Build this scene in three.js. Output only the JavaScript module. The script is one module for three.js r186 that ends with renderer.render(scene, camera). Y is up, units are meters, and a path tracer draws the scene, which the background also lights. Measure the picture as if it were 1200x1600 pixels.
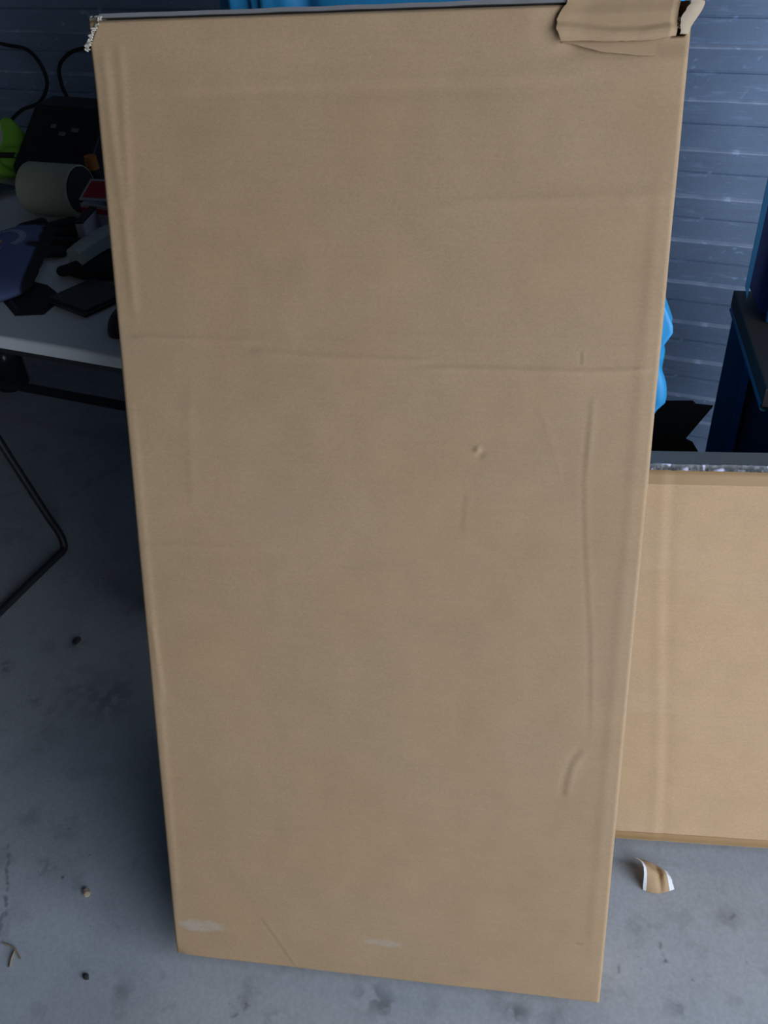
import * as THREE from 'three';
import { RoundedBoxGeometry } from 'three/addons/geometries/RoundedBoxGeometry.js';
import { MarchingCubes } from 'three/addons/objects/MarchingCubes.js';
import { mergeGeometries, mergeVertices } from 'three/addons/utils/BufferGeometryUtils.js';
import { RectAreaLightUniformsLib } from 'three/addons/lights/RectAreaLightUniformsLib.js';

// ---------- camera, sky, daylight, exposure ----------
const scene = new THREE.Scene();
const camera = new THREE.PerspectiveCamera(59.49, 1200 / 1600, 0.05, 60);
const eye = new THREE.Vector3(0, 1.45, 0);
{
  // standing in the doorway, looking 38 degrees down, turned 24.4 degrees left of the back wall's normal, phone rolled 3.8 degrees
  const D = Math.PI / 180, q = new THREE.Quaternion();
  camera.position.copy(eye);
  camera.quaternion.setFromAxisAngle(new THREE.Vector3(0, 1, 0), 24.4 * D)
    .multiply(q.clone().setFromAxisAngle(new THREE.Vector3(1, 0, 0), -38 * D))
    .multiply(q.clone().setFromAxisAngle(new THREE.Vector3(0, 0, 1), -3.8 * D));
}
scene.add(camera);
scene.background = new THREE.Color().setRGB(1.25, 1.45, 1.75);       // even overcast sky
scene.backgroundIntensity = 1.0;
RectAreaLightUniformsLib.init();
const door = { x: 2.0, z0: -1.1, z1: 2.3, h: 2.55 };                    // the open garage door in the right-hand wall, lets in all the daylight
const daylight = new THREE.RectAreaLight(new THREE.Color().setRGB(0.86, 0.98, 1.16), 2.0, door.z1 - door.z0, door.h);
daylight.position.set(door.x - 0.02, door.h / 2, (door.z0 + door.z1) / 2);
daylight.lookAt(-5, daylight.position.y, daylight.position.z);
daylight.castShadow = true;
scene.add(daylight);
const renderer = new THREE.WebGLRenderer({ antialias: true });
renderer.toneMapping = THREE.LinearToneMapping;
renderer.toneMappingExposure = 1.27;
renderer.shadowMap.enabled = true;

// ---------- helpers ----------
const V3 = (x, y, z) => new THREE.Vector3(x, y, z);
function rng(seed) { let a = seed >>> 0; return () => { a = (a + 0x6d2b79f5) | 0; let t = Math.imul(a ^ (a >>> 15), 1 | a); t = (t + Math.imul(t ^ (t >>> 7), 61 | t)) ^ t; return ((t ^ (t >>> 14)) >>> 0) / 4294967296; }; }
const HN = 256, HT = (() => { const r = rng(7), a = new Float32Array(HN * HN); for (let i = 0; i < a.length; i++) a[i] = r(); return a; })();
function vn(x, y) {
  const xi = Math.floor(x), yi = Math.floor(y), fx = x - xi, fy = y - yi;
  const u = fx * fx * (3 - 2 * fx), v = fy * fy * (3 - 2 * fy);
  const x0 = xi & 255, x1 = (xi + 1) & 255, y0 = (yi & 255) * HN, y1 = ((yi + 1) & 255) * HN;
  const a = HT[x0 + y0], b = HT[x1 + y0], c = HT[x0 + y1], d = HT[x1 + y1];
  return a + (b - a) * u + (c - a) * v + (a - b - c + d) * u * v;
}
function fbm(x, y, o = 4) { let s = 0, a = 0.5, t = 0; for (let i = 0; i < o; i++) { s += a * vn(x, y); t += a; a *= 0.5; x = x * 2.03 + 17.3; y = y * 2.03 + 9.1; } return s / t; }
const clamp = (x, a = 0, b = 1) => Math.min(b, Math.max(a, x));
const sstep = (a, b, x) => { const t = clamp((x - a) / (b - a)); return t * t * (3 - 2 * t); };
const gauss = (x, s) => Math.exp(-0.5 * (x / s) * (x / s));
// colour map (linear rgb callback -> sRGB bytes)
function colourTex(w, h, fn, wrap = THREE.RepeatWrapping) {
  const d = new Uint8Array(w * h * 4), c = [0, 0, 0];
  for (let j = 0; j < h; j++) for (let i = 0; i < w; i++) {
    fn((i + 0.5) / w, (j + 0.5) / h, c);
    const k = (j * w + i) * 4;
    for (let m = 0; m < 3; m++) { const v = clamp(c[m]); d[k + m] = 255 * (v < 0.0031308 ? 12.92 * v : 1.055 * Math.pow(v, 1 / 2.4) - 0.055) + 0.5; }
    d[k + 3] = 255;
  }
  const t = new THREE.DataTexture(d, w, h); t.colorSpace = THREE.SRGBColorSpace; t.wrapS = t.wrapT = wrap; t.magFilter = THREE.LinearFilter; t.minFilter = THREE.LinearFilter; t.needsUpdate = true; return t;
}
function greyTex(w, h, fn, wrap = THREE.RepeatWrapping) {
  const d = new Uint8Array(w * h * 4);
  for (let j = 0; j < h; j++) for (let i = 0; i < w; i++) { const v = 255 * clamp(fn((i + 0.5) / w, (j + 0.5) / h)) + 0.5, k = (j * w + i) * 4; d[k] = d[k + 1] = d[k + 2] = v; d[k + 3] = 255; }
  const t = new THREE.DataTexture(d, w, h); t.wrapS = t.wrapT = wrap; t.magFilter = THREE.LinearFilter; t.minFilter = THREE.LinearFilter; t.needsUpdate = true; return t;
}
const std = (r, g, b, rough = 0.7, metal = 0, extra = {}) => new THREE.MeshStandardMaterial({ color: new THREE.Color().setRGB(r, g, b), roughness: rough, metalness: metal, side: THREE.DoubleSide, ...extra });
function mesh(name, geo, mat, parent) { const m = new THREE.Mesh(geo, mat); m.name = name; m.castShadow = m.receiveShadow = true; (parent || scene).add(m); return m; }
const taken = {};
function numbered(n) { const k = taken[n] = (taken[n] ?? -1) + 1; return k ? `${n}_${String(k).padStart(3, '0')}` : n; }
function thing(name, label, category, pos = [0, 0, 0], turn = 0, group) { const o = new THREE.Group(); o.name = numbered(name); o.position.set(...pos); o.rotation.y = turn; o.userData = { label, category }; if (group) o.userData.group = group; scene.add(o); return o; }
function tag(o, label, category, group) { Object.assign(o.userData, { label, category }); if (group) o.userData.group = group; return o; }
function struct(o, label, category) { o.userData = { kind: 'structure', label, category }; return o; }
function box(w, h, d, x = 0, y = 0, z = 0, r = 0) { const g = r ? new RoundedBoxGeometry(w, h, d, 3, r) : new THREE.BoxGeometry(w, h, d); g.translate(x, y, z); return g; }
const merge = gs => mergeGeometries(gs.map(g => { const n = g.index ? g.toNonIndexed() : g; for (const k of Object.keys(n.attributes)) if (!['position', 'normal', 'uv'].includes(k)) n.deleteAttribute(k); return n; }));
function tube(pts, r, seg = 40, rad = 8, closed = false) { return new THREE.TubeGeometry(new THREE.CatmullRomCurve3(pts.map(p => V3(...p)), closed), seg, r, rad, closed); }
function bar(a, b, r, rad = 10) { return new THREE.TubeGeometry(new THREE.LineCurve3(V3(...a), V3(...b)), 1, r, rad); }
function extrude(pts, depth, bevel = 0) { const s = new THREE.Shape(pts.map(p => new THREE.Vector2(...p))); return new THREE.ExtrudeGeometry(s, { depth, bevelEnabled: bevel > 0, bevelSize: bevel, bevelThickness: bevel, bevelSegments: 2 }); }
// grid(n,m,fn(i/n,j/m)->[x,y,z]) : open sheet
function sheet(n, m, fn, uvf) {
  const p = [], t = [], ix = [];
  for (let j = 0; j <= m; j++) for (let i = 0; i <= n; i++) { p.push(...fn(i / n, j / m)); const u = uvf ? uvf(i / n, j / m) : [i / n, j / m]; t.push(u[0], u[1]); }
  for (let j = 0; j < m; j++) for (let i = 0; i < n; i++) { const a = j * (n + 1) + i, b = a + 1, c = a + n + 1, d = c + 1; ix.push(a, b, d, a, d, c); }
  const g = new THREE.BufferGeometry(); g.setAttribute('position', new THREE.Float32BufferAttribute(p, 3)); g.setAttribute('uv', new THREE.Float32BufferAttribute(t, 2)); g.setIndex(ix); g.computeVertexNormals(); return g;
}
// closed slab of thickness th from a front sheet; back(p) shifts a point
function slab(n, m, fn, back) {
  const f = (a, b) => fn(a, b), k = (a, b) => { const p = fn(a, b); return [p[0] + back[0], p[1] + back[1], p[2] + back[2]]; };
  const rim = (path) => sheet(path.length - 1, 1, (a, b) => { const [x, y] = path[Math.round(a * (path.length - 1))]; return b ? k(x, y) : f(x, y); });
  const path = []; for (let i = 0; i <= n; i++) path.push([i / n, 0]); for (let j = 1; j <= m; j++) path.push([1, j / m]); for (let i = n - 1; i >= 0; i--) path.push([i / n, 1]); for (let j = m - 1; j >= 0; j--) path.push([0, j / m]);
  return merge([sheet(n, m, f), sheet(n, m, k), rim(path)]);
}
function sdfMesh(fn, lo, hi, res) {
  const mc = new MarchingCubes(res, new THREE.MeshBasicMaterial(), false, false, 120000), hs = res / 2;
  const c = [0, 1, 2].map(i => (lo[i] + hi[i]) / 2), e = [0, 1, 2].map(i => (hi[i] - lo[i]) / 2);
  for (let z = 0; z < res; z++) for (let y = 0; y < res; y++) for (let x = 0; x < res; x++)
    mc.field[x + y * res + z * res * res] = -fn(c[0] + e[0] * (x - hs) / hs, c[1] + e[1] * (y - hs) / hs, c[2] + e[2] * (z - hs) / hs);
  mc.isolation = 0; mc.update();
  const pos = mc.positionArray.slice(0, mc.count * 3);
  for (let i = 0; i < mc.count; i++) for (let k = 0; k < 3; k++) pos[i * 3 + k] = c[k] + e[k] * pos[i * 3 + k];
  let g = new THREE.BufferGeometry(); g.setAttribute('position', new THREE.BufferAttribute(pos, 3));
  g = mergeVertices(g, 1e-5); g.computeVertexNormals(); return g;
}
function capsule(p, a, b, ra, rb, sq = 1) { // sq: vertical squash
  const ax = p[0] - a[0], ay = (p[1] - a[1]) / sq, az = p[2] - a[2], bx = b[0] - a[0], by = (b[1] - a[1]) / sq, bz = b[2] - a[2];
  const t = clamp((ax * bx + ay * by + az * bz) / (bx * bx + by * by + bz * bz));
  return Math.hypot(ax - t * bx, ay - t * by, az - t * bz) - (ra + (rb - ra) * t);
}
const smin = (a, b, k) => { const h = clamp(0.5 + 0.5 * (b - a) / k); return b + (a - b) * h - k * h * (1 - h); };

// ---------- materials ----------
// garage floor: 3.5 m square from (-2.6, -2.6), mirrored beyond
const floorMarks = [[-1.252, -1.027, .016, .6], [-1.361, -.909, .014, .5], [-1.081, -.915, .05, .35], [-.327, -.552, .022, .4], [-.3, -.545, .015, .4], [-.111, -.604, .018, .45], [-.515, -.476, .016, .3], [-1.23, -.86, .015, .4], [-1.16, -.9, .03, .25], [-.05, -.62, .02, .3], [.17, -.87, .02, .3], [.05, -.82, .018, .2], [.12, -.7, .02, .3], [-.96, -.55, .02, .25], [-1.05, -.62, .02, .25], [-.7, -.42, .012, .3], [-.45, -.46, .02, .3]];
const floorLines = [[[.075, -.79], [.085, -.765], [.105, -.75], [.13, -.75]], [[-1.05, -.56], [-1.0, -.5], [-.96, -.45]], [[.165, -.86], [.185, -.885]], [[.02, -.72], [.022, -.74]], [[-1.02, -.52], [-.98, -.47], [-.95, -.42]], [[-.5, -.47], [-.52, -.44]]];
function segDist(x, y, a, b) { const dx = b[0] - a[0], dy = b[1] - a[1], t = clamp(((x - a[0]) * dx + (y - a[1]) * dy) / (dx * dx + dy * dy)); return Math.hypot(x - a[0] - t * dx, y - a[1] - t * dy); }
const pits = (() => { const r = rng(31), a = []; for (let i = 0; i < 420; i++) a.push([-2.6 + 3.5 * r(), -2.6 + 3.5 * r(), .0012 + .0035 * r() * r(), .25 + .5 * r()]); return a; })();
const pitGrid = new Map(); for (const p of pits) { const k = Math.floor(p[0] * 20) + ',' + Math.floor(p[1] * 20); for (let i = -1; i <= 1; i++) for (let j = -1; j <= 1; j++) { const kk = (Math.floor(p[0] * 20) + i) + ',' + (Math.floor(p[1] * 20) + j); if (!pitGrid.has(kk)) pitGrid.set(kk, []); pitGrid.get(kk).push(p); } }
const floorMap = colourTex(2048, 2048, (s, t, c) => {
  const x = -2.6 + 3.5 * s, z = -2.6 + 3.5 * t;
  let v = 0.45 * (0.88 + 0.14 * fbm(x * 3.1, z * 3.1, 4) + 0.10 * fbm(x * 22, z * 22 + 40, 3) + 0.16 * (vn(x * 260, z * 260) - 0.5));
  const st = sstep(.56, .78, fbm(x * 5.3 + 31, z * 5.3 + 7, 5)); v *= 1 - 0.10 * st;
  const st2 = sstep(.62, .75, fbm(x * 26 + 3, z * 26 + 77, 4)); v *= 1 - 0.12 * st2;
  for (const m of floorMarks) { const d = Math.hypot(x - m[0], z - m[1]) / m[2]; if (d < 2.2) v *= 1 - m[3] * sstep(.35, .6, fbm(x * 60 + 5, z * 60, 3)) * gauss(d, .8); }
  for (const l of floorLines) for (let i = 0; i + 1 < l.length; i++) { if (Math.abs(x - l[i][0]) > .1 || Math.abs(z - l[i][1]) > .1) continue; const d = segDist(x + .006 * (vn(x * 90, z * 90) - .5), z, l[i], l[i + 1]); if (d < .006) v *= 1 - .4 * gauss(d, .0018) * sstep(.25, .6, vn(x * 120, z * 120)); }
  const g = pitGrid.get(Math.floor(x * 20) + ',' + Math.floor(z * 20)); if (g) for (const p of g) { const d = Math.hypot(x - p[0], z - p[1]) / p[2]; if (d < 1) v *= 1 - p[3] * (1 - d * d); }
  const w = fbm(x * 4 + 60, z * 4, 3) - .5;
  c[0] = v * (0.95 + .08 * w); c[1] = v * 1.0; c[2] = v * (1.06 - .08 * w);
}, THREE.MirroredRepeatWrapping);
const floorMat = new THREE.MeshStandardMaterial({ map: floorMap, roughness: 0.72 });
// kraft liner board, tile = 0.25 m
const kraftCol = (x, y, c, k = 1) => {
  const f = 0.86 + 0.10 * fbm(x * 26, y * 26, 4) + 0.10 * vn(x * 420, y * 800) + 0.08 * vn(x * 900 + 9, y * 900) + .03 * vn(x * 14, y * 420);
  const w = fbm(x * 9 + 3, y * 9, 3) - .5;
  c[0] = .44 * f * k; c[1] = .285 * f * k * (1 - .05 * w); c[2] = .155 * f * k * (1 - .14 * w);
};
const kraftTile = colourTex(512, 512, (s, t, c) => kraftCol(s * .25, t * .25, c));
kraftTile.repeat.set(4, 4);
const kraftBump = greyTex(512, 512, (s, t) => .4 * vn(s * 128, t * 256) + .6 * vn(s * 256, t * 256));
kraftBump.repeat.set(4, 4);
const kraft = new THREE.MeshStandardMaterial({ map: kraftTile, bumpMap: kraftBump, bumpScale: .00006, roughness: .82, side: THREE.DoubleSide });
const kraftPlain = std(.40, .285, .175, .85);
const kraftInner = std(.47, .36, .25, .9);
const paleFibre = std(.62, .55, .45, .95);
const greyEdge = std(.20, .19, .188, .9);
const tapeMat = new THREE.MeshPhysicalMaterial({ color: new THREE.Color().setRGB(.38, .225, .095), roughness: .5, side: THREE.DoubleSide });
const black = std(.012, .012, .014, .6);
const blackTube = std(.015, .016, .019, .45);

// ---------- room ----------
const ZB = -2.2, XL = -3.4, XR = door.x, ZF = 2.6, H = 2.8;
{
  const g = new THREE.BoxGeometry(XR - XL + .3, .12, ZF - ZB + .3, 1, 1, 1); g.translate((XL + XR) / 2, -.06, (ZB + ZF) / 2);
  const p = g.attributes.position, uv = g.attributes.uv; for (let i = 0; i < p.count; i++) uv.setXY(i, (p.getX(i) + 2.6) / 3.5, (p.getZ(i) + 2.6) / 3.5);
  struct(mesh('floor', g, floorMat), 'stained grey concrete garage floor with pits and scuff marks', 'floor');
  const dg = box(9, .1, 14, XR + .15 + 4.5, -.08, .5);
  struct(mesh('driveway', dg, std(.30, .30, .29, .9)), 'pale concrete driveway outside the garage door', 'ground');
}
// back wall: steel sheet of horizontal boards with a groove along the middle of each
const wallGroup = new THREE.Group(); wallGroup.name = 'wall_back'; scene.add(wallGroup); struct(wallGroup, 'back wall clad in dusty blue grey horizontal steel boards', 'wall');
const steelMap = colourTex(1024, 512, (s, t, c) => {
  const x = s * 2, y = t * .1055 + 3;
  let v = .36 + .09 * (fbm(x * 6, y * 9, 4) - .5) + .05 * (fbm(x * 3, y * 80, 3) - .5) + .03 * (vn(x * 200, y * 200) - .5);
  const fl = sstep(.70, .80, fbm(x * 38 + 5, y * 60 + 2, 3)) * sstep(.45, .6, vn(x * 5, y * 8)); v += .22 * fl;
  const scr = sstep(.93, .985, vn(x * 60 + 40 * y, y * 4 + 11)) * sstep(.5, .7, vn(x * 3 + 8, y * 9)); v += .12 * scr;
  const du = sstep(.915, .945, t + .05 * (fbm(x * 26, 8, 4) - .5)) * (.6 + .5 * vn(x * 40, 3)); v += .22 * du + .1 * sstep(.62, .8, fbm(x * 20, y * 160 + 8, 3)) * sstep(.4, .6, vn(x * 3, 9));
  c[0] = v * (.76 + .1 * du); c[1] = v * .98; c[2] = v * (1.32 - .12 * du);
}, THREE.MirroredRepeatWrapping);
const steelRough = greyTex(512, 256, (s, t) => .42 + .3 * fbm(s * 14, t * 9, 4));
{
  const P = .1055, gm = new THREE.MeshStandardMaterial({ map: steelMap, roughnessMap: steelRough, roughness: .9, metalness: .1, side: THREE.DoubleSide });
  mesh('backing_panel', box(XR - XL + .3, H, .1, (XL + XR) / 2, H / 2, ZB - .07), std(.1, .1, .11, .8), wallGroup);
  const prof = [[0, 0], [.008, 0], [.0118, P * .5 - .0028], [.007, P * .5 - .0012], [.007, P * .5 + .0012], [.0122, P * .5 + .0028], [.016, P - .0065], [.0155, P - .0045], [.008, P - .0003], [0, P - .0003]];
  const geos = [0, 1, 2].map(v => {
    const g = extrude(prof, XR - XL); g.rotateY(-Math.PI / 2); // profile (z,y) along x
    const p = g.attributes.position, q = [];
    for (let i = 0; i < p.count; i++) q.push((p.getX(i)) / 2 + v * .37, p.getY(i) / P);
    g.setAttribute('uv', new THREE.Float32BufferAttribute(q, 2)); return g;
  });
  // rotateY(-90): (x,y,z)->( -z , y, x ): length runs to -x, profile depth along +z
  for (let k = 0; k < 28; k++) {
    const y = .495 + P * (k - 5) - .0065 - P + .0065 - P * 0; if (y < -.05) continue;
    const m = mesh('cladding_board', geos[(k * 2 + (k >> 2)) % 3], gm, wallGroup); m.position.set(XR, Math.max(y, .0), ZB - .02);
  }
}
const wallMat = std(.045, .046, .048, .9);
function wall(name, label, g, mat = wallMat) { return struct(mesh(name, g, mat), label, 'wall'); }
wall('wall_left', 'dark grey side wall of the garage', box(.15, H, ZF - ZB + .3, XL - .075, H / 2, (ZB + ZF) / 2));
wall('wall_front', 'dark front wall of the garage behind the viewer', box(XR - XL + .3, H, .15, (XL + XR) / 2, H / 2, ZF + .075));
wall('wall_right', 'side wall of the garage around the open door', merge([box(.15, H, door.z0 - ZB, XR + .075, H / 2, (ZB + door.z0) / 2), box(.15, H, ZF - door.z1, XR + .075, H / 2, (ZF + door.z1) / 2), box(.15, H - door.h, door.z1 - door.z0, XR + .075, (H + door.h) / 2, (door.z0 + door.z1) / 2)]));
struct(mesh('ceiling', box(XR - XL + .3, .12, ZF - ZB + .45, (XL + XR) / 2, H + .06, (ZB + ZF) / 2), wallMat), 'dark ceiling of the garage', 'ceiling');

// ---------- the tall flat carton leaning back ----------
const TILT = 20 * Math.PI / 180;
function leaning(o, tilt) { o.rotation.set(-tilt, o.rotation.y, 0, 'YXZ'); return o; }
{
  const W = .660, L = 1.327, T = .10;
  const carton = leaning(thing('cardboard_carton', 'tall flat brown cardboard carton leaning back in the middle with torn top corner', 'carton', [-.635, .034, -.486], 14.19 * Math.PI / 180), TILT);
  const S = .9766; // feature coordinates below were taken on a 0.676 x 1.36 face
  const ridge = (u, v, pts, amp, sg, kind = 0) => {
    let best = 1e9, side = 1, end = 1;
    for (let i = 0; i + 1 < pts.length; i++) {
      const a = pts[i], b = pts[i + 1], dx = b[0] - a[0], dy = b[1] - a[1], l2 = dx * dx + dy * dy, tt = ((u - a[0]) * dx + (v - a[1]) * dy) / l2, t = clamp(tt);
      const ex = u - a[0] - t * dx, ey = v - a[1] - t * dy, d = Math.hypot(ex, ey);
      if (d < best) { best = d; side = Math.sign(dx * ey - dy * ex); const g = (i + t) / (pts.length - 1); end = sstep(0, .12, g) * (1 - sstep(.88, 1, g)); }
    }
    if (best > sg * 4.5) return 0;
    return kind ? amp * end * side * (best / sg) * gauss(best, sg) * 1.6 : amp * end * gauss(best, sg);
  };
  const creases = [
    [[[.015, .997], [.1, .996], [.19, .993]], .0013, .0028, 0], [[[.17, .982], [.264, .9765], [.42, .974]], .0015, .0028, 0], [[[.37, .9655], [.487, .965], [.6, .9645], [.676, .97]], .0017, .0026, 0],
    [[[.40, 1.158], [.54, 1.161], [.69, 1.165]], .0010, .0045, 0], [[[.0, .7145], [.09, .715], [.2, .716]], .0010, .003, 0],
    [[[.018, 1.34], [.017, 1.258], [.024, 1.142], [.026, 1.0]], .0009, .0045, 0], [[[.038, 1.34], [.034, 1.25], [.031, 1.14]], .0007, .004, 0], [[[.091, .95], [.087, .86], [.084, .76]], .0003, .005, 0],
    [[[.6, .95], [.5975, .822], [.605, .737], [.62, .611], [.632, .44]], .00028, .0034, 1], [[[.603, .94], [.6, .84]], .0003, .003, 0], [[[.535, .93], [.571, .83]], .00022, .0025, 0], [[[.624, .447], [.612, .43], [.606, .412], [.602, .385], [.601, .36]], .0006, .005, 1],
    [[[.584, .99], [.586, .972]], .0004, .002, 1], [[[.145, .10], [.203, .0]], .0003, .0025, 1], [[[.011, .6], [.019, .47]], .0006, .003, 0], [[[.452, .81], [.447, .75]], .0002, .004, 1],
    [[[.658, 1.24], [.657, .7], [.6565, .02]], .0007, .006, 0], [[[.010, .95], [.012, .5], [.010, .05]], .0007, .004, 0], [[[.08, 1.283], [.3, 1.284], [.62, 1.284]], .0006, .006, 1],
  ];
  const disp = (u0, v0) => { // outward relief of the front panel, metres
    const u = u0 / S, v = v0 / S; let d = 0;
    for (const c of creases) d += ridge(u, v, c[0], c[1], c[2], c[3]);
    d += .003 * (fbm(u * 4.2 + 3, v * 4.2, 3) - .5) + .0011 * (fbm(u * 13 + 30, v * 13, 2) - .5) + .00035 * (vn(u * 40, v * 22) - .5);
    d += .0022 * gauss(Math.hypot(u - .464, v - .864), .003) - .0012 * gauss(Math.hypot(u - .467, v - .858), .004);
    d += .012 * sstep(1.268, 1.40, v) * (1 - .8 * sstep(.50, .56, u) * sstep(1.29, 1.32, v));     // the top bulges forward
    // crushed area under the loose flap, and the hole beside the torn corner
    if (u > .53 && v > 1.30) { d -= .004 * sstep(.53, .56, u) * sstep(1.300, 1.322, v); d -= .036 * sstep(.6545, .657, u) * (1 - sstep(.669, .671, u)) * sstep(1.325, 1.331, v); }
    // crushed top left corner
    const q = (u - .0) / .022 + (1.362 - v) / .036; if (q < 1) d -= .007 * sstep(1, .82, q) - .003 * (vn(u * 300, v * 300) - .5);
    // crushed bottom left corner
    const q2 = u / .03 + v / .022; if (q2 < 1) d -= .004 * (1 - q2);
    return d;
  };
  const R = .0055, ARC = R * Math.PI / 2, LIP = .045;
  const wrap = (s, len) => { // arc length -> [position, depth, 0..1 weight of the flat]
    if (s < 0) return [0, R - s, 0]; if (s < ARC) { const a = s / R; return [R - R * Math.cos(a), R - R * Math.sin(a), Math.sin(a)]; }
    const e = len - 2 * R + 2 * ARC; if (s > e) return [len, R + s - e, 0]; if (s > e - ARC) { const a = (e - s) / R; return [len - R + R * Math.cos(a), R - R * Math.sin(a), Math.sin(a)]; }
    return [s - ARC + R, 0, 1];
  };
  const params = (len, n) => { const e = len - 2 * R + 2 * ARC, a = [-LIP, 0]; for (let i = 1; i <= 6; i++) a.push(ARC * i / 6); for (let i = 1; i < n; i++) a.push(ARC + (e - 2 * ARC) * i / n); for (let i = 0; i < 6; i++) a.push(e - ARC + ARC * i / 6); a.push(e, e + LIP); return a; };
  const su = params(W, 300), sv = params(L, 560), nu = su.length - 1, nv = sv.length - 1;
  const front = sheet(nu, nv, (a, b) => {
    const [x, dx, wx] = wrap(su[Math.round(a * nu)], W), [y, dy, wy] = wrap(sv[Math.round(b * nv)], L);
    const k = wx * wy, wob = .0008 * (fbm(x * 9 + y * 11, 5, 3) - .5);
    return [x + (wx < .5 ? wob * (x > .3 ? 1 : -1) : 0), y, -Math.max(dx, dy) - .2 * Math.min(dx, dy) + k * disp(x, y)];
  }, (a, b) => [wrap(su[Math.round(a * nu)], W)[0] / W, wrap(sv[Math.round(b * nv)], L)[0] / L]);
  const dust = (u, v, cu, cv, ru, rv, seed) => { const d = Math.hypot((u - cu) / ru, (v - cv) / rv); return (1 - sstep(.55, 1.15, d + .7 * (fbm(u * 60 + seed, v * 120, 3) - .5))); };
  const faceMap = colourTex(1024, 2048, (s, t, c) => {
    const u = s * W / S, v = t * L / S;
    kraftCol(u, v, c, .96 + .10 * (fbm(u * 3 + 40, v * 3, 3) - .5) );
    const m = (.42 * dust(u, v, .046, .066, .04, .013, 3) + .3 * dust(u, v, .345, .071, .036, .006, 9)) * (.7 + .6 * (vn(u * 300, v * 300) - .3));
    for (let i = 0; i < 3; i++) c[i] += (([.5, .46, .42])[i] - c[i]) * clamp(m);
    const o = .45 * dust(u, v, .638, .111, .008, .004, 12); for (let i = 0; i < 3; i++) c[i] *= 1 - o * [.25, .35, .5][i];
  }, THREE.ClampToEdgeWrapping);
  const fb = kraftBump.clone(); fb.repeat.set(2.64, 5.3); fb.needsUpdate = true;
  mesh('added_front_panel', front, new THREE.MeshStandardMaterial({ map: faceMap, bumpMap: fb, bumpScale: .00006, roughness: .8, side: THREE.DoubleSide }), carton);
  mesh('body', box(W - .002, L - .003, T - .042, W / 2, L / 2, -.042 - (T - .042) / 2, .004), kraft, carton).userData.label = 'plain brown sides and back of the carton';
  // top closing flap: a thin grey board edge standing just above the face
  const flapEdge = (u0, u1) => slab(60, 1, (a, b) => { const x = u0 + (u1 - u0) * a; return [x, L + .0012 + .0042 * b + .0012 * (fbm(x * 30, 4, 3) - .5), .0035 + .0012 * (vn(x * 50, 3) - .5)]; }, [0, .0008, -T * .95]);
  mesh('top_flap', flapEdge(.016, .54), greyEdge, carton).userData.label = 'grey dusty edge of the closed top flap';
  mesh('top_flap', flapEdge(.60, .652).translate(0, .008, -.03), kraftPlain, carton).userData.label = 'bent end of the top flap behind the tear';
  // loose crushed flap at the upper right
  const tearL = v => .5345 + .010 * sstep(1.342, 1.362, v) + .005 * sstep(1.335, 1.321, v) + .0012 * (vn(v * 400, 1) - .5);
  const flapProf = (u, v) => { const e = .0012 * (fbm(u * 60, v * 30, 3) - .5), y1 = 1.3345 - .006 * sstep(.54, .6, u) + .003 * sstep(.62, .66, u); return .0035 + .0035 * sstep(1.362, 1.345, v) + .0028 * sstep(y1 + .007, y1 - .001, v) - .0012 * sstep(y1 - .003, y1 - .0095, v) + e; };
  const FV0 = u => 1.3215 - .0015 * sstep(.56, .6, u) + .004 * sstep(.63, .66, u) + .0008 * (vn(u * 160, 7) - .5);
  mesh('crushed_flap', slab(90, 60, (a, b) => { const v1 = 1.364 + .004 * gauss(a - .05, .06), g = .536 + .122 * a, v0 = FV0(g), v = v0 + (v1 - v0) * b, l = tearL(v), u = l + (.6600 + .0025 * (fbm(v * 90, 2, 3) - .5) + .003 * sstep(1.345, 1.36, v) - l) * a; return [u * S, v * S, flapProf(u, v) + .002 * gauss(a, .1) - .003 * sstep(.93, 1, a)]; }, [0, 0, -.0028]), kraft, carton).userData.label = 'crumpled loose flap folded over the torn top right edge';
  mesh('peeled_liner', slab(50, 12, (a, b) => { const u = .541 + .1 * a, v1 = 1.3225, v0 = 1.3205 - .0095 * sstep(0, .5, a) - .0052 * sstep(.3, 1, a) + .0006 * (vn(u * 200, 3) - .5), v = v0 + (v1 - v0) * b; return [u * S, v * S, .0018 + .0012 * (1 - b) * sstep(.0, .4, a)]; }, [0, 0, -.0012]), kraft, carton).userData.label = 'strip of peeled paper liner below the loose flap';
  // torn corner sticking up past the right edge
  const cornerL = b => .6645 - .002 * sstep(0, .3, b) + .0115 * sstep(.25, 1, b) + .0022 * (fbm(b * 14, 5, 3) - .5), cornerR = b => .6735 + .013 * sstep(0, .8, b) - .003 * sstep(.85, 1, b);
  mesh('torn_corner', slab(14, 40, (a, b) => { const l = cornerL(b), r = cornerR(b), u = l + (r - l) * a; return [u * S, (1.3265 + .037 * b - .004 * a * sstep(.7, 1, b)) * S, .003 + .007 * Math.sin(b * 2.2) - .006 * a * a + .001 * (fbm(u * 120, b * 12, 2) - .5)]; }, [.0004, 0, -.004]), kraftInner, carton).userData.label = 'pale torn corner of board sticking up';
  // ragged fibres along both tears
  const r = rng(5), fib = [];
  const fibre = (u, v, z, len, ang, w) => { const g = sheet(4, 1, (a, b) => [u * S + Math.cos(ang) * len * (a - .5) - Math.sin(ang) * w * (b - .5) * (1 - .5 * a), v * S + Math.sin(ang) * len * (a - .5) + Math.cos(ang) * w * (b - .5), z + .0015 * Math.sin(a * 3 + b)]); fib.push(g); };
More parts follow.
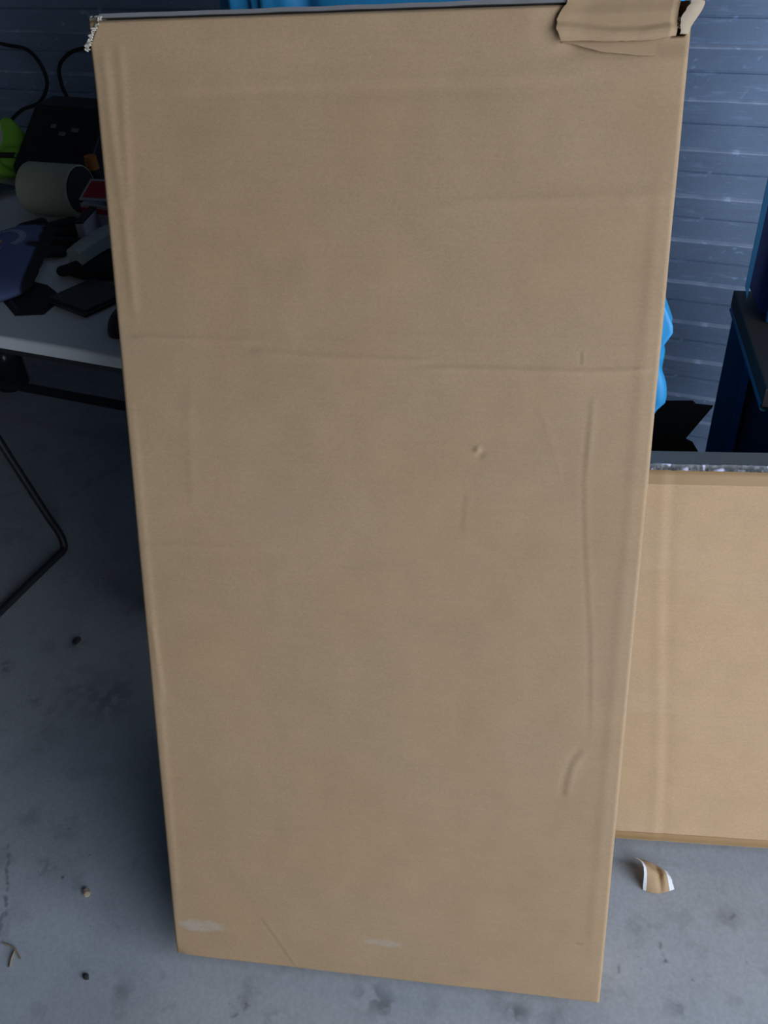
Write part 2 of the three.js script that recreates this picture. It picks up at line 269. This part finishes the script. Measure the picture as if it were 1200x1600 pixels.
  for (let i = 0; i < 64; i++) { const t = i / 64, u = -.001 + .0225 * t + .003 * (r() - .5), v = 1.3265 + .0335 * Math.pow(t, .8) + .003 * (r() - .5); fibre(u, v, .004 + .006 * r(), .0025 + .005 * r(), .9 + 1.8 * (r() - .5), .0009 + .0014 * r()); }
  for (let i = 0; i < 18; i++) fibre(.6635 + .004 * (r() - .5), 1.33 + .012 * r(), -.001 + .003 * r(), .002 + .003 * r(), r() * 3, .001);
  for (let i = 0; i < 10; i++) fibre(.006 + .012 * r(), 1.3615 + .001 * r(), .002, .003, r(), .0012);
  Object.assign(mesh('torn_fibres', merge(fib), paleFibre, carton).userData, { label: 'frayed pale paper fibres along the torn corners', kind: 'stuff' });
  // folded-in crushed corner cap
  mesh('crushed_corner', slab(12, 12, (a, b) => { const u = .001 + .021 * a * (1 - .0 * b), v = 1.3325 + .0295 * (a + (1 - a) * b); return [u * S, v * S, -.0052 + .003 * b + .0022 * (fbm(a * 4, b * 4, 2) - .5)]; }, [0, 0, -.003]), std(.31, .245, .17, .9), carton).userData.label = 'dented top left corner of the carton';
}

// ---------- the shorter carton on the right ----------
{
  const W2 = .86, L2 = .657, T2 = .115, X0 = -.03;
  const carton = leaning(thing('cardboard_carton', 'lower wide cardboard carton with taped edges leaning behind on the right', 'carton', [-.022, .041, -.923], 15.8 * Math.PI / 180), TILT);
  const front = sheet(220, 180, (a, b) => {
    const u = X0 + W2 * a, v = L2 * b; let d = .003 * (fbm(u * 4 + 8, v * 4 + 3, 3) - .5) + .0004 * (vn(u * 40, v * 30) - .5);
    const cr = .0605 - .036 * sstep(0, .66, v); d += .0007 * gauss(u - cr, .006) - .0006 * gauss(u - cr - .014, .006); d -= .004 * (1 - sstep(0, .012, b * L2)) + .003 * sstep(L2 - .006, L2, v);
    return [u, v, d];
  }, (a, b) => [(X0 + W2 * a), L2 * b]);
  const lighterMap = colourTex(512, 512, (s, t, c) => kraftCol(s * .25 + .3, t * .25 + .1, c, 1.2)); lighterMap.repeat.set(4, 4);
  const k2 = new THREE.MeshStandardMaterial({ map: lighterMap, bumpMap: kraftBump, bumpScale: .00006, roughness: .8, side: THREE.DoubleSide });
  mesh('added_front_panel', front, k2, carton);
  mesh('body', box(W2 - .002, L2 - .012, T2 - .006, X0 + W2 / 2, L2 / 2 - .006, -.006 - (T2 - .006) / 2, .003), kraft, carton);
  const strip = (v0, v1, wv) => slab(120, 6, (a, b) => { const u = X0 + .002 + (W2 - .004) * a, v = v0 + (v1 - v0) * b + .0012 * (fbm(u * 8, wv, 2) - .5) * (wv > 2 ? b : 1 - b); let d = .003 * (fbm(u * 4 + 8, v * 4 + 3, 3) - .5) + .0004 * (vn(u * 40, v * 30) - .5); const cr = .0605 - .036 * sstep(0, .66, v); d += .0007 * gauss(u - cr, .006) - .0006 * gauss(u - cr - .014, .006); return [u, v, d + .0007 - (wv > 2 ? .004 * (1 - sstep(0, .012, v)) : .003 * sstep(L2 - .006, L2, v))]; }, [0, 0, -.0004]);
  mesh('top_tape', strip(.636, .6565, 1), tapeMat, carton).userData.label = 'brown paper tape along the upper edge';
  mesh('bottom_tape', strip(.001, .0185, 5), tapeMat, carton).userData.label = 'brown paper tape along the lower edge';
  // frayed inner board standing above the taped edge
  const speck = colourTex(1024, 16, (s, t, c) => { const x = s * W2, y = t * .012; let v = .05 + .16 * vn(x * 500, y * 500 + 3) * sstep(.3, .7, vn(x * 230, y * 300)); const p = sstep(.72, .86, vn(x * 120 + 4, y * 150 + 9)); v += .5 * p + .12 * sstep(.6, 1, t); c[0] = v * .96; c[1] = v * .97; c[2] = v * (1 + .25 * p); });
  mesh('frayed_edge', slab(260, 3, (a, b) => { const u = X0 + .004 + (W2 - .008) * a; return [u, .648 + (.0185 + .0022 * (fbm(u * 90, 3, 3) - .5)) * b, -.0025 + .001 * (vn(u * 300, b * 3) - .5)]; }, [0, 0, -.004]), new THREE.MeshStandardMaterial({ map: speck, roughness: .95, side: THREE.DoubleSide }), carton).userData.label = 'dusty speckled torn edge of the inner board';
  const cg = mesh('grey_filling', box(W2 - .02, .02, T2 - .012, X0 + W2 / 2, .649, -.009 - (T2 - .012) / 2, .002), std(.33, .27, .215, .8), carton); cg.userData.label = 'dark grey foam slab showing in the open top';
}

// ---------- torn scrap of board on the floor ----------
{
  const o = thing('cardboard_scrap', 'small torn curled scrap of brown board with white torn edges on the floor', 'scrap', [.045, 0, -.886], 0);
  // outline in floor coordinates: left edge lifted, tip to the right on the floor
  const tl = [-.035, .025, -.025], bl = [-.011, .0012, .016], tr = [.026, .008, -.026], br = [.041, .0012, -.006];
  const P = (a, b) => { const q = k => (tl[k] * (1 - a) + tr[k] * a) * (1 - b) + (bl[k] * (1 - a) + br[k] * a) * b; const arch = .022 * Math.sin(Math.PI * Math.min(1, b * 1.02)) * (1 - .8 * a) - .006 * gauss(a - .56, .07) * Math.sin(b * 3.1) + .004 * gauss(a - .72, .08) * Math.sin(b * 3.1) + .0016 * (fbm(a * 5, b * 5, 2) - .5); return [q(0) + .006 * Math.sin(b * 3.14) * (1 - a) + .0022 * (fbm(b * 9, a * 2, 2) - .5), Math.max(.0012, q(1) + arch), q(2) + .013 * Math.sin(a * 3.14) * (b - .35)]; };
  mesh('brown_liner', slab(30, 24, (a, b) => P(.10 + .72 * a, .02 + .96 * b), [0, -.0008, 0]), kraft, o);
  const white = std(.80, .79, .80, .9);
  const rim = (a0, a1, name) => mesh(name, slab(8, 24, (a, b) => { const p = P(a0 + (a1 - a0) * a + .06 * (fbm(b * 7, a0 * 7, 3) - .5) * (a0 < .5 ? 1 - a : a), .02 + .96 * b); return [p[0], p[1] + .0004, p[2]]; }, [0, -.0006, 0]), white, o);
  rim(.02, .12, 'torn_paper_edge'); rim(.815, .95, 'torn_paper_edge');
}

// ---------- white folding table with its clutter ----------
const TY = .745;
{
  const x0 = -2.7, x1 = -.90, z0 = -1.95, z1 = -1.078;
  const t = thing('folding_table', 'white topped folding table with black steel legs on the left', 'table', [(x0 + x1) / 2, 0, (z0 + z1) / 2]);
  const w = x1 - x0, d = z1 - z0;
  mesh('tabletop', box(w, .027, d, 0, TY - .0135, 0, .006), std(.80, .81, .80, .45), t);
  mesh('frame', merge([box(w - .04, .016, .02, 0, TY - .036, d / 2 - .025), box(w - .04, .016, .02, 0, TY - .036, -d / 2 + .025), box(.02, .016, d - .05, -w / 2 + .03, TY - .043, 0), box(.02, .016, d - .05, w / 2 - .03, TY - .043, 0)]), blackTube, t);
  for (const sx of [-1, 1]) for (const sz of [-1, 1]) mesh('leg', bar([sx * (w / 2 - .07), 0, sz * (d / 2 - .06)], [sx * (w / 2 - .07), TY - .05, sz * (d / 2 - .06)], .014), blackTube, t);
  mesh('stretcher', bar([-w / 2 + .07, .1, -d / 2 + .145], [w / 2 - .07, .1, -d / 2 + .145], .015), blackTube, t);
  for (const sx of [-1, 1]) mesh('stretcher', bar([sx * (w / 2 - .07), .1, -d / 2 + .06], [sx * (w / 2 - .07), .1, d / 2 - .06], .013), blackTube, t);
}
{ // stool with a sled base
  const s = thing('sled_stool', 'black tubular steel stool frame on the floor in front of the table', 'stool', [-1.75, 0, -1.0]);
  const side = dx => tube([...[0, .2, .4, .6, .8, .97].map(t => [dx * (.135 + .13 * t), .45 - .43 * t, -.285 - .006 * t]), [dx * .268, .0105, -.278], ...[-.25, -.15, 0, .15, .25].map(z => [dx * .269, .0105, z]), [dx * .268, .0105, .268], ...[.97, .8, .6, .4, .2, 0].map(t => [dx * (.135 + .13 * t), .45 - .43 * t, .275 + .006 * t])], .0095, 140, 8);
  mesh('leg_frame', side(1), blackTube, s); mesh('leg_frame', side(-1), blackTube, s);
  mesh('crossbar', bar([-.137, .44, -.2], [.137, .44, -.2], .009), blackTube, s); mesh('crossbar', bar([-.137, .44, .2], [.137, .44, .2], .009), blackTube, s);
  mesh('seat', box(.36, .035, .58, 0, .468, 0, .012), std(.03, .03, .035, .7), s);
}
{ // dark jug under the table
  const j = thing('plastic_jug', 'dark glossy jug on the floor under the table', 'jug', [-2.21, 0, -1.94]);
  mesh('body', new THREE.LatheGeometry([[0, 0], [.05, 0], [.055, .01], [.055, .11], [.045, .14], [.02, .16], [.018, .18]].map(p => new THREE.Vector2(...p)), 24), std(.02, .025, .035, .25), j);
  mesh('cap', new THREE.CylinderGeometry(.021, .021, .02, 20).translate(0, .19, 0), std(.03, .04, .06, .4), j);
}
{ // large paper roll
  const o = thing('paper_roll', 'cream paper roll lying on its side on the table', 'roll', [-1.515, TY, -1.635], .04);
  const g = new THREE.LatheGeometry([[.03, -.068], [.056, -.068], [.0575, -.066], [.0575, .066], [.056, .068], [.03, .068]].map(p => new THREE.Vector2(...p)), 48); g.rotateZ(Math.PI / 2); g.translate(0, .0575, 0);
  mesh('paper', g, std(.44, .44, .32, .85), o);
  const c = new THREE.LatheGeometry([[.0, -.06], [.026, -.06], [.03, -.0685], [.03, .0685], [.026, .06], [.0, .06]].map(p => new THREE.Vector2(...p)), 32); c.rotateZ(Math.PI / 2); c.translate(0, .0575, 0);
  mesh('core', c, std(.015, .015, .015, .8), o);
  const e = new THREE.CylinderGeometry(.05, .05, .003, 40); e.rotateZ(Math.PI / 2); e.translate(.0697, .061, 0); mesh('end_plate', e, black, o).userData.label = 'black round end plate';
}
{ // label printer
  const o = thing('label_printer', 'black label printer with sloping lid behind the paper roll', 'printer', [-1.625, TY, -1.845], -.05);
  const body = extrude([[-.09, 0], [.09, 0], [.09, .05], [-.035, .16], [-.09, .165]], .22, .006); body.rotateY(-Math.PI / 2); body.translate(.11, .006, 0);
  // rotateY(-90): x->z, so the slope faces +z
  mesh('body', body, std(.010, .0105, .013, .45), o);
  const slope = Math.atan2(.11, .125);
  const lid = box(.19, .004, .15, 0, 0, 0, .002); lid.rotateX(slope); lid.translate(0, .1165, .0285); mesh('lid', lid, std(.013, .013, .016, .35), o);
  for (const [x, y, w] of [[-.03, .136, .016], [.04, .132, .022], [.005, .124, .02]]) { const k = box(w, .002, .010, 0, 0, 0); k.rotateX(slope); k.translate(x, y, .0285 + (.1165 - y) * 1.136 + .004); mesh('indicator', k, std(.20, .20, .21, .6), o); }
  mesh('lit_edge', (() => { const g = bar([.112, .058, .09], [.112, .167, -.034], .004); return g; })(), std(.05, .05, .07, .4), o);  // paler bar, paints the light caught along the right edge of the body
}
{ // hi-vis vest, crumpled
  const o = thing('hi_vis_vest', 'crumpled yellow green hi-vis vest with grey stripe on the table', 'vest', [-1.86, TY, -1.82]);
  const f = (x, y, z) => { const q = [x, y, z]; let d = smin(capsule(q, [-.09, .04, .0], [.06, .05, -.01], .05, .045), capsule(q, [-.06, .085, -.03], [.045, .105, -.035], .04, .034), .025); d += .010 * Math.abs(Math.sin(x * 48 + 2 * Math.sin(z * 40) + y * 22)) + .009 * Math.abs(Math.sin(y * 62 + x * 30 + z * 25)) - .008; return Math.max(d, -y + .001); };
  mesh('fabric', sdfMesh(f, [-.18, -.01, -.12], [.14, .2, .1], 44), std(.22, .52, .04, .8), o);
  mesh('dark_gap', tube([[-.13, .066, .055], [-.05, .07, .052], [.03, .074, .045], [.09, .07, .02]], .007, 30, 8), black, o);  // black tube painting the dark gap between the two lobes of the vest
  const hgt = (x, y) => { let z = .12; while (z > -.1 && f(x, y, z) > 0) z -= .002; return z; };
  mesh('reflective_stripe', slab(24, 3, (a, b) => { const y = .085 + .055 * a, x = .022 + .016 * b + .004 * Math.sin(a * 4); return [x, y, Math.max(hgt(x, y), -.05) + .003]; }, [0, 0, -.002]), std(.42, .44, .36, .4), o);
}
{ // papers under the vest
  for (let k = 0; k < 3; k++) { const m = mesh(numbered('folded_paper'), box(.2, .006, .14, 0, .003, 0, .002), [std(.10, .11, .14, .8), std(.16, .24, .18, .8), std(.07, .08, .11, .8)][k]); m.position.set(-1.86 + .012 * k, TY + .006 * k, -1.665 - .008 * k); m.rotation.y = .25 - .2 * k; tag(m, ['dark folded paper at the bottom of the pile by the vest', 'greenish folded paper in the middle of the pile by the vest', 'dark folded paper on top of the pile by the vest'][k], 'paper', 'folded papers by the vest'); }
}
{ // small red and white carton with open lid
  const o = thing('small_box', 'small white and red box with its lid up beside the paper roll', 'box', [-1.325, TY, -1.60], -.06);
  const white = std(.50, .50, .50, .7), red = std(.50, .02, .03, .6);
  mesh('body', merge([box(.13, .06, .002, 0, .03, .04), box(.13, .06, .002, 0, .03, -.04), box(.002, .06, .08, -.064, .03, 0), box(.002, .06, .08, .064, .03, 0), box(.13, .002, .08, 0, .002, 0)]), white, o);
  mesh('stripe', box(.1295, .011, .001, 0, .047, .0416), red, o);
  const lid = box(.08, .003, .06, 0, 0, 0); lid.rotateX(.5); lid.rotateZ(.05); lid.translate(-.045, .076, -.004); mesh('lid', lid, white, o);
  const rp = box(.064, .001, .046, 0, .0024, 0); rp.rotateX(.5); rp.rotateZ(.05); rp.translate(-.045, .076, -.004); mesh('lid_print', rp, red, o).userData.label = 'red panel printed on the lid';
}
{ // orange cap
  const o = thing('small_bottle', 'small black bottle with orange cap behind the paper roll beside the big carton', 'bottle', [-1.478, TY, -1.732]);
  mesh('cap', new THREE.CylinderGeometry(.014, .016, .03, 18).translate(0, .092, 0), std(.65, .20, .02, .5), o);
  mesh('bottle', new THREE.LatheGeometry([[0, 0], [.022, 0], [.024, .004], [.024, .062], [.012, .075], [.012, .08], [0, .08]].map(p => new THREE.Vector2(...p)), 24), black, o);
}
{ // white card with dark edge leaning by the box
  const o = thing('card_box', 'slim pale card box with dark edge standing beside the small red box', 'box', [-1.345, TY, -1.52], -1.25);
  const g = box(.10, .055, .018, 0, .0275, 0, .002); mesh('body', g, std(.40, .39, .44, .6), o);
  mesh('dark_edge', box(.1005, .004, .0186, 0, .0545, 0), black, o); mesh('dark_edge', box(.004, .055, .0186, -.0492, .0275, 0), black, o);
}
{ // blue work glove
  const o = thing('work_glove', 'blue knitted work glove with black coated fingers lying on the table', 'glove', [-1.43, TY, -1.385]);
  const palmA = [.075, .014, .15], palmB = [-.03, .02, -.04];
  const fingers = [[[-.07, .018, -.10], [-.065, .014, -.155]], [[-.03, .018, -.10], [.015, .02, -.165]], [[.0, .018, -.085], [.05, .018, -.12]], [[.02, .018, -.05], [.095, .016, -.07]], [[.02, .016, .0], [.085, .014, -.03]]];
  const fc = p => { let d = 9; for (const [a, b] of fingers) d = Math.min(d, capsule(p, a, b, .017, .0145, .85)); return d; };
  const f = (x, y, z) => { const p = [x, y, z]; let d = smin(capsule(p, palmA, palmB, .068, .072, .28), capsule(p, [-.04, .02, -.02], [-.02, .02, -.07], .06, .05, .32), .02); d = smin(d, fc(p), .012); d += .0012 * Math.sin(x * 90 + z * 40) * Math.sin(z * 70); return Math.max(d, .0008 - y); };
  const g = sdfMesh(f, [-.13, -.004, -.2], [.16, .06, .26], 84);
  const p = g.attributes.position, col = new Float32Array(p.count * 3);
  for (let i = 0; i < p.count; i++) { const x = p.getX(i), y = p.getY(i), z = p.getZ(i); let tip = 9; for (const [a, b] of fingers) { const m = [a[0] * .8 + b[0] * .2, a[1], a[2] * .8 + b[2] * .2]; tip = Math.min(tip, capsule([x, y, z], m, b, .022, .022, 1)); } const dark = sstep(.004, -.002, Math.min(tip, .052 - ((x - palmB[0]) * .875 + (z - palmB[2]) * -.484))); const kn = .88 + .24 * vn(x * 700, z * 700); col[i * 3] = (.13 * (1 - dark) + .011 * dark) * kn; col[i * 3 + 1] = (.165 * (1 - dark) + .011 * dark) * kn; col[i * 3 + 2] = (.33 * (1 - dark) + .013 * dark) * kn; }
  g.setAttribute('color', new THREE.BufferAttribute(col, 3));
  mesh('knit', g, new THREE.MeshStandardMaterial({ vertexColors: true, roughness: .9 }), o);
  // print on the back of the hand: pale lettering strokes in an arc and an orange emblem
  const top = (x, z) => { let y = .07; while (y > .002 && f(x, y, z) > 0) y -= .0005; return y + .0006; };
  const dab = (x, z, w, l, ang) => slab(3, 2, (a, b) => { const u = (a - .5) * l, v = (b - .5) * w, X = x + Math.cos(ang) * u - Math.sin(ang) * v, Z = z + Math.sin(ang) * u + Math.cos(ang) * v; return [X, top(X, Z), Z]; }, [0, -.0004, 0]);
  const r = rng(12), s = [], ob = [];
  for (let k = 0; k < 11; k++) { const a = -2.2 + k * .24, R = .046, x = -.04 + R * Math.cos(a), z = .0 + R * Math.sin(a), tx = -Math.sin(a), tz = Math.cos(a); s.push(dab(x - .003 * tx, z - .003 * tz, .0022, .015, a), dab(x + .003 * tx, z + .003 * tz, .0022, .015, a + .35 * (r() - .5)), dab(x + (r() - .5) * .008 * Math.cos(a), z + (r() - .5) * .008 * Math.sin(a), .0022, .007, a + 1.57)); }
  for (let k = 0; k < 4; k++) s.push(dab(-.045 + .012 * k, .03 + .003 * k, .003, .010, .9 + .2 * k));
  mesh('print', merge(s), std(.38, .44, .55, .8), o).userData.label = 'pale arched lettering printed on the back';
  for (let k = 0; k < 3; k++) ob.push(dab(-.05 + .009 * k, .004 + .004 * k, .011, .011, .7)); ob.push(dab(-.03, .02, .004, .02, .5));
  mesh('emblem', merge(ob), std(.50, .30, .12, .8), o).userData.label = 'orange printed emblem';
}
{ // crumpled black glove under the knife
  const o = thing('black_glove', 'crumpled black work glove under the grey green knife handle', 'glove', [-1.175, TY, -1.365]);
  const f = (x, y, z) => { const p = [x, y, z]; let d = smin(capsule(p, [-.055, .012, .0], [.06, .018, -.02], .045, .05, .4), capsule(p, [-.03, .015, -.04], [.07, .018, -.08], .035, .03, .5), .03); for (const [a, b] of [[[.05, .015, .02], [.125, .014, .0]], [[.06, .016, -.03], [.13, .016, -.06]], [[-.075, .014, .01], [-.10, .012, .03]]]) d = smin(d, capsule(p, a, b, .019, .014, .8), .012); d += .003 * Math.sin(x * 55 + z * 30) * Math.sin(z * 60 + 1); return Math.max(d, .0008 - y); };
  mesh('fabric', sdfMesh(f, [-.19, -.004, -.17], [.18, .06, .16], 72), std(.011, .011, .012, .85), o);
}
{ // grey green utility knife handle
  const o = thing('utility_knife', 'grey green ribbed utility knife handle lying on the black glove', 'knife', [-1.225, TY + .049, -1.42], -.12);
  const n = 40, g = slab(n, 8, (a, b) => { const z = .09 - .2 * a, w = .017 + .004 * Math.sin(a * 3.1), x = (b - .5) * 2 * w + .03 * (a - .3) * a, rib = .0016 * Math.max(0, Math.sin(a * 75)) * sstep(.05, .1, a) * (1 - sstep(.62, .68, a)) * (1 - Math.abs(b - .5) * 1.6); return [x, .014 + .010 * Math.sin(a * 2.6) - .008 * Math.pow(Math.abs(b - .5) * 2, 3) + rib, z]; }, [0, -.024, 0]);
  mesh('handle', g, std(.40, .44, .38, .55), o);
  mesh('slider', box(.012, .006, .03, .012, .028, -.05, .002), black, o);
}
{ // black pad with faint lettering, black case, mouse
  const p = thing('mouse_pad', 'thin black pad with faint purple lettering near the table edge', 'pad', [-1.30, TY, -1.205], 0);
  const s = new THREE.Shape(); const q = [[-.10, -.05], [.05, .05], [.10, .03], [.09, -.04], [.02, -.08], [-.05, -.09]];
  const g = extrude(q.map(([x, z]) => [x, -z]), .001, .0006); g.rotateX(-Math.PI / 2); g.translate(0, .0006, 0); mesh('pad', g, std(.011, .011, .013, .7), p);
  const st = []; const r = rng(3); for (let k = 0; k < 7; k++) { const w = box(.0025, .0006, .009 + .004 * r(), 0, 0, 0); w.rotateY(.3 + .5 * r()); w.translate(-.002 + .0062 * k, .0026, .002 + .0042 * k); st.push(w); const a = box(.006, .0006, .002); a.rotateY(-.5); a.translate(.001 + .0062 * k, .0026, .004 + .0042 * k); st.push(a); }
  mesh('lettering', merge(st), std(.07, .065, .11, .7), p);
  const c = thing('black_case', 'flat black case with glossy rim near the table edge', 'case', [-1.15, TY, -1.25], -.28);
  mesh('shell', box(.115, .016, .11, 0, .008, 0, .006), std(.010, .010, .011, .35), c); mesh('rim', box(.1165, .003, .1115, 0, .0085, 0, .0012), std(.05, .05, .055, .3), c);
  const m = thing('computer_mouse', 'dark grey computer mouse at the table edge partly behind the big carton', 'mouse', [-1.015, TY, -1.185], .15);
  const mg = new THREE.SphereGeometry(1, 32, 20, 0, Math.PI * 2, 0, Math.PI / 2); mg.scale(.033, .038, .055); mesh('shell', mg, std(.03, .032, .036, .5), m); mesh('base', new THREE.CylinderGeometry(.9, .9, .004, 28).scale(.033, 1, .055).translate(0, .002, 0), black, m); mesh('wheel', new THREE.CylinderGeometry(.008, .008, .006, 16).rotateZ(Math.PI / 2).translate(0, .031, -.028), black, m);
}
{ // cables hanging on the wall
  const a = tag(mesh(numbered('cable'), tube([[-2.16, 1.02, -2.13], [-2.0, 1.0, -2.12], [-1.92, .99, -2.11], [-1.88, .955, -2.1], [-1.877, .91, -2.1], [-1.91, .865, -2.09], [-1.975, .842, -2.08], [-2.03, .80, -2.06], [-2.05, .752, -2.0], [-2.04, .75, -1.93]], .005, 90), black), 'black cable looping down the wall at far left', 'cable');
  const b = tag(mesh(numbered('cable'), tube([[-1.60, 1.06, -2.15], [-1.70, 1.008, -2.12], [-1.785, .986, -2.11], [-1.82, .955, -2.1], [-1.828, .91, -2.1], [-1.80, .872, -2.08], [-1.74, .82, -2.0], [-1.7, .77, -1.95]], .005, 70), black), 'black cable looping behind the printer close to the big carton', 'cable');
}

// ---------- blue sheet over a stack behind the tall carton ----------
{
  const o = thing('blue_tarpaulin', 'bright blue plastic sheet draped over a stack behind the tall carton', 'tarpaulin', [-.635, 0, -.486], 14.19 * Math.PI / 180);
  const cx = .392, cz = -.86, hx = .288, hz = .27, HT_ = 1.7, n = 220, m = 190;  // unseen upper part made tall to shade the back wall at left
  const g = sheet(n, m, (a, b) => {
    const th = a * Math.PI * 2, c = Math.cos(th), s = Math.sin(th), e = 2 / 7, sx = Math.sign(c) * Math.pow(Math.abs(c), e), sz = Math.sign(s) * Math.pow(Math.abs(s), e);
    const top = .2, k = Math.min(1, b / top);
    if (b < top) { const rr = k; return [cx + hx * sx * rr, HT_ + .02 * (fbm(c * rr * 3 + 9, s * rr * 3 + 4, 4) - .5) * 2 * sstep(0, .2, k) - .03 * Math.pow(k, 6), cz + hz * sz * rr]; }
    const t = (b - top) / (1 - top), y = HT_ - .03 - (HT_ - .04) * t, fold = (.012 + .02 * t) * (Math.abs(fbm(c * 4 + 20, s * 4 + y * 2.2, 3) - .5) * 4 - .5) + .012 * Math.sin(th * 9 + y * 6) * t;
    const w = 1 + fold / hx + .012 * Math.sin(Math.min(1, t * 20) * 1.57), bulge = sx > 0 ? sx * sx * (.054 * Math.max(0, 1 - Math.abs(y - .81) / .11) + .056 * Math.max(0, 1 - Math.abs(y - .69) / .085) - .010 + .016 * (Math.abs(vn(y * 17 + 3, th * 9 + 40) - .5) * 2 - .5) * gauss(y - .78, .15)) : 0;
    return [cx + hx * sx * w + bulge, y, cz + hz * sz * w];
  });
  mesh('sheet', g, new THREE.MeshPhysicalMaterial({ color: new THREE.Color().setRGB(.035, .33, .66), roughness: .38, side: THREE.DoubleSide }), o);
}
// ---------- black plastic sheet standing behind the lower carton ----------
{
  const m = mesh('plastic_board', extrude([[-.112, 0], [.45, 0], [.45, .40], [-.0, .52], [-.034, .57], [-.048, .576], [-.014, .647], [-.04, .645], [-.046, .65], [-.112, .638]], .006, .001), new THREE.MeshPhysicalMaterial({ color: new THREE.Color().setRGB(.0035, .0035, .0035), roughness: 1, specularIntensity: .15, side: THREE.DoubleSide })); m.position.set(0, .001, -1.37); tag(m, 'black plastic board with a pointed corner standing behind the lower carton', 'board');
}
// ---------- blue machine on a steel stand at the right ----------
{
  const o = thing('machine_stand', 'dark blue steel machine stand with worn brown top at the right', 'stand', [0, 0, 0]);
  const paint = std(.022, .10, .17, .5), bright = std(.025, .12, .25, .45);  // second paint is brighter: light on the leg edge put into its colour
  const top = extrude([[-.018, 1.803], [.066, 1.43], [.34, 1.46], [.32, 1.86]].map(([x, z]) => [x, z]), .03, .003); top.rotateX(-Math.PI / 2); top.translate(0, .628, 0);
  mesh('top', top, std(.035, .028, .022, .6), o);
  mesh('top_edge', bar([-.014, .622, -1.80], [.068, .622, -1.435], .009, 8), paint, o);
  const legs = [[-.014, -1.812, 1], [.31, -1.84, -1], [.33, -1.50, -1]];
  for (const [x, z, s] of legs) { const L = mesh('leg', box(.042, .626, .006, x + s * .021, .313, z, .001), paint, o); mesh('lit_flange', box(.016, .60, .012, x + s * .05, .305, z + .004, .002), bright, L); }
  mesh('back_panel', box(.29, .60, .006, .17, .32, -1.83), paint, o);
  mesh('added_side_panel', box(.006, .60, .32, .322, .32, -1.66), paint, o);  // unseen panel, added to close off daylight from the right
  mesh('added_front_panel', box(.12, .60, .006, .26, .32, -1.485), paint, o);  // unseen panel, added to keep the inside of the stand dark
  mesh('shelf', box(.27, .02, .3, .18, .14, -1.66), paint, o);
}
{
  const o = thing('blue_machine', 'tall blue machine body standing on the steel stand at the right edge', 'machine', [.0, .662, -1.76]);
  const s = extrude([[.028, 0], [.11, 0], [.11, .62], [.012, .62], [-.004, .24], [-.004, .055]], .10, .003); s.translate(.008, .003, -.05); mesh('body', s, std(.018, .03, .10, .4), o);
  const e = extrude([[-.006, .06], [.006, .035], [.008, .24], [.02, .6], [.004, .6], [-.006, .24]], .02, .001); e.scale(.6, 1, 1); e.translate(.002, 0, .052); mesh('blue_edge', e, std(.02, .10, .18, .4), o);
  mesh('column', box(.03, .62, .03, .06, .31, .075, .004), std(.012, .06, .14, .4), o);
}

// ---------- litter on the floor ----------
{
  const r = rng(21);
  const crumb = (x, z, sz, mat, label) => { const g = new THREE.IcosahedronGeometry(sz, 1), p = g.attributes.position; for (let i = 0; i < p.count; i++) { const k = .7 + .6 * vn(p.getX(i) * 300 + x * 90, p.getZ(i) * 300 + p.getY(i) * 210); p.setXYZ(i, p.getX(i) * k * 1.3, p.getY(i) * k * .55, p.getZ(i) * k); } g.computeVertexNormals(); g.computeBoundingBox(); g.translate(0, -g.boundingBox.min.y, 0); const m = mesh(numbered('crumb'), g, mat); m.position.set(x, 0, z); m.rotation.y = r() * 6; tag(m, label, 'crumb'); };
  crumb(-.853, -.533, .0065, kraftInner, 'small tan crumb on the floor left of the tall carton');
  crumb(-.767, -.415, .0045, std(.03, .03, .03, .9), 'small dark crumb on the floor near the bottom left corner of the tall carton');
  crumb(-1.252, -1.027, .0085, std(.03, .03, .032, .9), 'dark crumb on the shaded floor between stool and tall carton');
  const t = thing('dry_twig', 'thin pale dry twig on the floor at lower left', 'twig', [-.905, .0022, -.405]);
  const wood = std(.33, .25, .16, .9);
  mesh('stem', tube([[-.028, 0, -.006], [-.005, .002, -.006], [.018, .001, .004]], .0014, 16, 6), wood, t); mesh('side_stem', tube([[.0, .001, -.004], [.004, .001, .01], [.010, 0, .022]], .0017, 12, 6), wood, t);
}

renderer.render(scene, camera);
